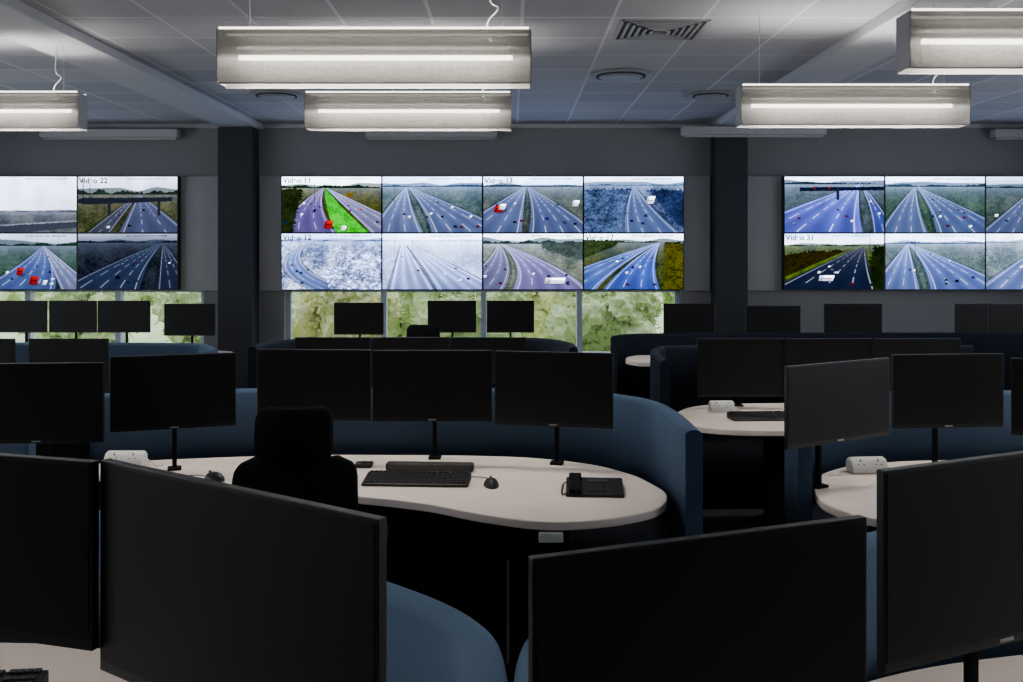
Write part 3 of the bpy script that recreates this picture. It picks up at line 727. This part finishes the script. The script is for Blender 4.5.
for a, b in ((-7.0, -3.50), (-3.05, 2.40), (2.82, 7.0)):
    tag(box_obj('surround_board', (a, b, 11.482, WY-.001, 1.25, 2.63), M['board'], bevel=0.003), 'flat grey board mounted behind the video displays', 'wall panel', 'grey video wall surrounds')

# ------------------------------------------------------------------ ceiling fittings
def diffuser_square(x, y):
    e = empty('ceiling_vent', (x, y, CEIL), 0, 'square louvred air vent set in the ceiling', 'vent')
    for i, s in enumerate((0.295, 0.25, 0.205, 0.16, 0.115, 0.07)):
        bm = bmesh.new(); z = -0.008-(i*0.003); t = 0.018
        bx(bm, -s, s, -s, -s+t, z, 0); bx(bm, -s, s, s-t, s, z, 0); bx(bm, -s, -s+t, -s, s, z, 0); bx(bm, s-t, s, -s, s, z, 0)
        obj_from_bm('louvre', bm, M['vent'], e)
    bm = bmesh.new(); bx(bm, -.29, .29, -.29, .29, -.004, 0); obj_from_bm('vent_recess', bm, M['ventdark'], e)
diffuser_square(1.03, 6.6)
for x, y, r in ((.95, 8.25, .27), (1.95, 9.3, .22), (-2.3, 9.3, .25)):
    e = empty('ceiling_diffuser', (x, y, CEIL), 0, 'round grey air diffuser on the ceiling', 'vent', 'round ceiling diffusers')
    bm = bmesh.new(); cyl(bm, (0, 0, -.01), r, .02, 40, r*.97); obj_from_bm('outer_ring', bm, M['vent'], e)
    bm = bmesh.new(); cyl(bm, (0, 0, -.024), r*.8, .01, 40); obj_from_bm('gap_ring', bm, M['ventdark'], e)
    bm = bmesh.new(); cyl(bm, (0, 0, -.036), r*.62, .014, 40, r*.7); obj_from_bm('centre_cone', bm, M['vent'], e)
for a, b in ((-5.65, -4.0), (-1.75, -.17), (2.0, 3.69), (5.78, 6.9)):
    e = empty('blind_cassette', ((a+b)/2, WY-0.14, 3.02), 0, 'long slim light grey roller blind cassette high on the wall', 'blind', 'grey blind cassettes')
    h = (b-a)/2
    bm = bmesh.new(); bx(bm, -h, h, -.06, .079, .07, .17); hb = obj_from_bm('cassette_housing', bm, M['cassette'], e, bevel=.012)
    bm = bmesh.new(); bx(bm, -h+.03, h-.03, -.02, .0, .045, .07); obj_from_bm('bottom_bar', bm, M['cassette'], e, bevel=.004)
    if a < 2.5 < b: e.location.y = WY-0.38

def pendant(cx, cy, zc, power, rz=0, cord=0.55):
    e = empty('pendant_light', (cx, cy, zc), rz, 'long suspended linear light with glowing perforated metal sides', 'light', 'suspended linear lights')
    L = 0.735; D = 0.07
    for s in (-1, 1):
        bm = bmesh.new(); bx(bm, -L, L, s*D-.002, s*D+.002, -LH, LH); obj_from_bm('diffuser_panel', bm, M['shade'], e)
    for s in (-1, 1):
        bm = bmesh.new(); bx(bm, s*L-.003, s*L+.003, -D-.002, D+.002, -LH, LH); obj_from_bm('end_cap', bm, M['vent'], e)
    bm = bmesh.new(); bx(bm, -L+.01, L-.01, -.045, .045, .05, .07); obj_from_bm('gear_tray', bm, M['vent'], e, bevel=.003)
    bm = bmesh.new(); cyl(bm, (0, 0, .004), .012, 1.3, 16, axis='X'); obj_from_bm('tube_lamp', bm, M['tube'], e)
    bm = bmesh.new()
    for s in (-1, 1): bx(bm, -L+.01, L-.01, s*D-.006, s*D+.006, LH+.001, LH+.009)
    obj_from_bm('top_rim', bm, M['rim'], e)
    bm = bmesh.new()
    for s in (-1, 1): bx(bm, -L, L, s*D-.005, s*D+.005, -LH-.006, -LH)
    obj_from_bm('bottom_rim', bm, M['vent'], e)
    top = CEIL-zc
    for s in (-1, 1):
        tube_obj('suspension_wire', [(s*.6, 0, .07), (s*.6, 0, top)], .0018, M['alu'], e, n=1)
    tube_obj('power_cord', [(cord, 0, .07), (cord-.02, 0, .17), (cord+.03, 0, .24), (cord-.01, 0, .3), (cord+.01, 0, top)], .004, M['white'], e)
    for nm, z, rx, pw in (('down_lamp', -.012, 0, power), ('up_lamp', .075, math.pi, power*.85)):
        l = bpy.data.lights.new(nm, 'AREA'); l.shape = 'RECTANGLE'; l.size = 1.3; l.size_y = .05; l.energy = pw; l.color = (1, .95, .88)
        lo = bpy.data.objects.new(nm, l); COL.objects.link(lo); lo.parent = e; lo.location = (0, 0, z); lo.rotation_euler = (rx, 0, 0)
for cx, cy, zc, pw in ((-.645, 4.52, 2.65, 17), (-.737, 6.83, 2.735, 14), (2.21, 6.17, 2.672, 14), (2.50, 4.28, 2.675, 16), (-3.80, 6.79, 2.73, 14), (-3.35, 4.45, 2.66, 16), (-1.9, 1.9, 2.67, 7), (2.2, 1.9, 2.67, 7)):  # last two are out of view, added to brighten the foreground desks
    pendant(cx, cy, zc, pw)

# ------------------------------------------------------------------ desks & partitions
desk([(-2.2, 2.36), (-1.6, 2.42), (-1.0, 2.38), (-.6, 2.06), (-.32, 1.8), (-.13, 1.55), (-.12, 1.2), (-.35, .98), (-.8, 1.1), (-1.3, 1.45), (-2.2, 1.6)],
     [(-1.9, 1.95), (-.45, 1.45)], 'curved cream desk with large black monitors on it')
desk([(2.2, 2.36), (1.6, 2.40), (1.0, 2.28), (.55, 2.04), (.28, 1.8), (.13, 1.55), (.13, 1.2), (.35, .98), (.8, 1.1), (1.3, 1.45), (2.2, 1.6)],
     [(.45, 1.45), (1.9, 1.95)], 'curved cream desk with large black monitors on it')
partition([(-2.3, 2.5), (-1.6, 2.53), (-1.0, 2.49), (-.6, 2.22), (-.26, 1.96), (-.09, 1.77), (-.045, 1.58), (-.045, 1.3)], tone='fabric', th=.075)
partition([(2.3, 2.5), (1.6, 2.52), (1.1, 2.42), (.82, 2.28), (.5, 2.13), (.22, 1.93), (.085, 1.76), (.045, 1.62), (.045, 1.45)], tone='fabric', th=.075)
desk([(-1.95, 4.45), (-1.2, 4.62), (-.6, 4.64), (0, 4.6), (.34, 4.46), (.52, 4.26), (.60, 4.07), (.635, 3.88), (.56, 3.67), (.34, 3.53), (.12, 3.50), (-.10, 3.59), (-.34, 3.75), (-.62, 3.86), (-.95, 3.94), (-1.35, 4.05), (-1.65, 4.15), (-1.9, 4.28)],
     [(-1.45, 4.32), (.2, 4.0)], 'long curved cream desk holding keyboard, telephone and monitors')
partition([(-2.02, 4.56), (-1.5, 4.71), (-.9, 4.76), (-.3, 4.76), (.2, 4.71), (.48, 4.57), (.64, 4.36), (.69, 4.08), (.70, 3.85), (.70, 3.64)], th=.066)
desk([(-3.1, 4.22), (-2.15, 4.22), (-1.93, 4.05), (-1.87, 3.8), (-2.1, 3.52), (-3.1, 3.5)], [(-2.9, 3.9), (-2.15, 3.9)], 'curved cream desk end behind the monitors')
partition([(-3.2, 4.4), (-2.6, 4.4), (-2.2, 4.36)])
desk([(1.28, 4.02), (1.40, 4.26), (1.65, 4.44), (2.1, 4.53), (3.2, 4.55), (3.2, 3.65), (2.4, 3.5), (1.75, 3.5), (1.38, 3.53), (1.24, 3.74)],
     [(1.55, 4.0), (3.0, 4.1)], 'rounded cream desk with power block and monitors')
partition([(1.20, 3.88), (1.21, 4.08), (1.30, 4.34), (1.55, 4.54), (1.95, 4.65), (3.3, 4.7)])
desk([(1.02, 5.85), (1.2, 6.1), (1.6, 6.2), (3.0, 6.22), (3.0, 5.4), (2.0, 5.3), (1.35, 5.27), (1.06, 5.38), (.97, 5.6)],
     [(1.6, 5.85), (2.8, 5.85)], 'cream desk with power block and keyboard')
partition([(.89, 5.50), (.90, 5.9), (.97, 6.25), (1.25, 6.38), (3.1, 6.4)], z1=1.10, tone='fabdeepshade')
desk([(-1.98, 5.85), (-2.2, 6.12), (-2.6, 6.2), (-4.4, 6.22), (-4.4, 5.4), (-3, 5.3), (-2.35, 5.27), (-2.02, 5.38), (-1.93, 5.6)],
     [(-4.2, 5.8), (-2.3, 5.75)], 'cream desk half hidden behind black monitors')
partition([(-4.5, 6.4), (-2.35, 6.36), (-2.0, 6.22), (-1.86, 5.92), (-1.84, 5.6)], z1=1.12, tone='fabshade')
desk([(-1.6, 6.5), (-1.45, 6.75), (-1.1, 6.82), (0, 6.82), (.22, 6.7), (.3, 6.45), (.2, 6.1), (-.4, 5.95), (-1.0, 5.98), (-1.5, 6.15)],
     [(-1.2, 6.4), (0, 6.4)], 'cream desk tucked inside a curved fabric screen')
partition([(-1.72, 6.3), (-1.7, 6.6), (-1.5, 6.88), (-1.15, 6.96), (0, 6.96), (.28, 6.84), (.40, 6.56), (.41, 6.28)], z1=1.10, tone='fabdeepshade')
desk([(.86, 7.15), (.94, 7.36), (1.2, 7.42), (2.6, 7.42), (2.6, 6.98), (1.1, 6.95), (.92, 7.0)], [(1.2, 7.2), (2.4, 7.2)], 'raised cream desk with rounded end by a fabric screen', dz=.92)
partition([(.80, 7.42), (.92, 7.58), (1.2, 7.66), (1.7, 7.7), (3.3, 7.72), (5.8, 7.72)], z1=1.07, tone='fabdeepshade')
desk([(-5.3, 9.45), (-4, 9.5), (-2.9, 9.45), (-2.7, 9.1), (-2.9, 8.75), (-4, 8.7), (-5.3, 8.75)], [(-5.0, 9.1), (-3.1, 9.1)], 'cream desk below the video wall')
desk([(-1.9, 9.45), (-.8, 9.5), (.2, 9.45), (.4, 9.1), (.2, 8.75), (-.8, 8.7), (-1.9, 8.75), (-2.05, 9.1)], [(-1.7, 9.1), (0.1, 9.1)], 'cream desk below the video wall')
desk([(1.35, 9.35), (2.2, 9.5), (4, 9.5), (5.4, 9.45), (5.4, 8.75), (4, 8.6), (2.2, 8.55), (1.35, 8.6), (1.2, 8.95)], [(1.6, 9.1), (5.1, 9.1)], 'cream desk with rounded end below the video wall')

# ------------------------------------------------------------------ monitors
LBIG = 'large black matte monitor switched off, on a stand'
monitor(-1.289, 1.78, -.712, 1.613, 1.38, .322, LBIG)
monitor(-.706, 1.629, -.178, 1.268, 1.38, .36, LBIG)
monitor(.030, 1.352, .586, 1.565, 1.30, .36, LBIG)
monitor(.640, 1.632, 1.192, 1.886, 1.36, .35, LBIG)
ML = 'black monitor with thin bezel, switched off on curved desk'
monitor(-1.192, 4.45, -.655, 4.42, 1.275, .33, ML, arm=.06)
monitor(-.645, 4.40, -.090, 4.40, 1.275, .33, ML, arm=.10)
monitor(-.078, 4.38, .456, 4.27, 1.275, .34, ML, arm=.06)
monitor(-2.22, 3.88, -1.685, 3.92, 1.275, .33, ML, arm=.06)
monitor(-1.746, 4.13, -1.247, 4.30, 1.275, .33, ML, arm=.06)
monitor(1.089, 3.75, 1.617, 4.06, 1.28, .33, ML, arm=.06)
monitor(1.695, 4.22, 2.213, 4.27, 1.275, .33, ML, arm=.06)
monitor(2.15, 4.09, 2.62, 3.85, 1.275, .33, ML, arm=.06)
MB = 'small dark monitor seen above the desk screens'
for a, b in ((1.175, 1.73), (1.735, 2.29), (2.295, 2.85)): monitor(a, 6.0, b, 6.02, 1.18, .37, MB, logo=False)
for a, b in ((-3.05, -2.55), (-3.68, -3.14), (-4.25, -3.72)): monitor(a, 6.0, b, 6.0, 1.18, .32, MB, logo=False)
for a, b in ((-1.50, -.98), (-.96, -.44), (-.42, .10)): monitor(a, 6.58, b, 6.58, 1.135, .32, MB, logo=False)
for a, b, t in ((-4.97, -4.5, 0), (-4.48, -4.02, 0), (-4.01, -3.5, 0), (-3.365, -2.87, -.03), (-1.72, -1.24, -.02), (-.81, -.345, 0), (-.24, .22, 0),
             (1.47, 1.97, -.03), (2.27, 2.8, -.05), (3.03, 3.59, -.03), (4.3, 4.62, -.03), (4.63, 5.1, -.03)):
    monitor(a, 9.2, b, 9.2, 1.25+t, .31, MB, logo=False)

# ------------------------------------------------------------------ items on desks
keyboard(-.405, 4.08, math.radians(-3), .455)
mouse(-.085, 4.02, math.radians(8))
phone(.345, 3.95, math.radians(-4))
e = empty('speaker_bar', (-.37, 4.31, DZ+.001), math.radians(-4), 'long slim black speaker bar on the desk', 'speaker')
bm = bmesh.new(); bx(bm, -.2, .2, -.03, .03, 0, .035); obj_from_bm('speaker_housing', bm, M['black'], e, bevel=.01, seg=3)
bm = bmesh.new(); bx(bm, -.185, .185, -.032, -.029, .008, .028); obj_from_bm('speaker_grille', bm, M['key'], e)
e = empty('control_puck', (-.68, 4.38, DZ+.001), 0, 'small flat black switch box on the desk', 'switch box')
bm = bmesh.new(); bx(bm, -.04, .04, -.035, .035, 0, .02); obj_from_bm('box_body', bm, M['black'], e, bevel=.006)
bm = bmesh.new(); cyl(bm, (0, 0, .022), .012, .006); obj_from_bm('button', bm, M['key'], e)
power_unit(-1.79, 4.41, 0, .18)
mouse(-1.29, 4.13, 1.0)
power_unit(1.60, 4.28, .1, .17)
keyboard(1.85, 3.95, .1, .44, 'black keyboard partly hidden behind a monitor')
power_unit(1.30, 5.88, 0, .15)
keyboard(1.50, 5.62, .05, .42, 'black keyboard on the cream desk by the power block')
keyboard(-1.28, 2.10, .1, .44, 'black keyboard under the large monitors')
tag(box_obj('desk_controller', (.10, .19, 3.485, 3.51, .665, .70), M['white'], bevel=.004), 'small white height control fixed under the desk edge', 'desk control')
e = empty('cable_spine', (-.015, 3.95, 0), 0, 'thin silver vertical cable spine under the desk', 'cable spine')
bm = bmesh.new(); bx(bm, -.006, .006, -.006, .006, 0.02, .45); obj_from_bm('spine_tube', bm, M['alu'], e)
bm = bmesh.new(); cyl(bm, (0, 0, .01), .05, .02); obj_from_bm('spine_foot', bm, M['frame'], e)

chair(-.79, 3.62, math.radians(4), 1.18)
chair(-.72, 8.0, 0, 1.13, 'black office chair seen behind the desk screen')

# ------------------------------------------------------------------ world & camera
w = bpy.data.worlds.new('overcast sky'); bpy.context.scene.world = w; w.use_nodes = True; nt = w.node_tree
bg = nt.nodes['Background']; tc = nt.nodes.new('ShaderNodeTexCoord'); s = nt.nodes.new('ShaderNodeSeparateXYZ'); r = nt.nodes.new('ShaderNodeValToRGB')
nt.links.new(tc.outputs['Generated'], s.inputs[0]); nt.links.new(s.outputs['Z'], r.inputs[0])
r.color_ramp.elements[0].color = (.88, .94, 1, 1); r.color_ramp.elements[1].color = (.84, .90, 1, 1)
nt.links.new(r.outputs[0], bg.inputs[0]); bg.inputs[1].default_value = 3.4

cam = bpy.data.cameras.new('camera'); co = bpy.data.objects.new('camera', cam); COL.objects.link(co)
co.location = (0, 0, CAMZ); co.rotation_euler = (math.pi/2, 0, 0)
cam.sensor_width = 36; cam.lens = 950/1023*36; cam.shift_y = -91/1023; cam.clip_start = 0.05
bpy.context.scene.camera = co
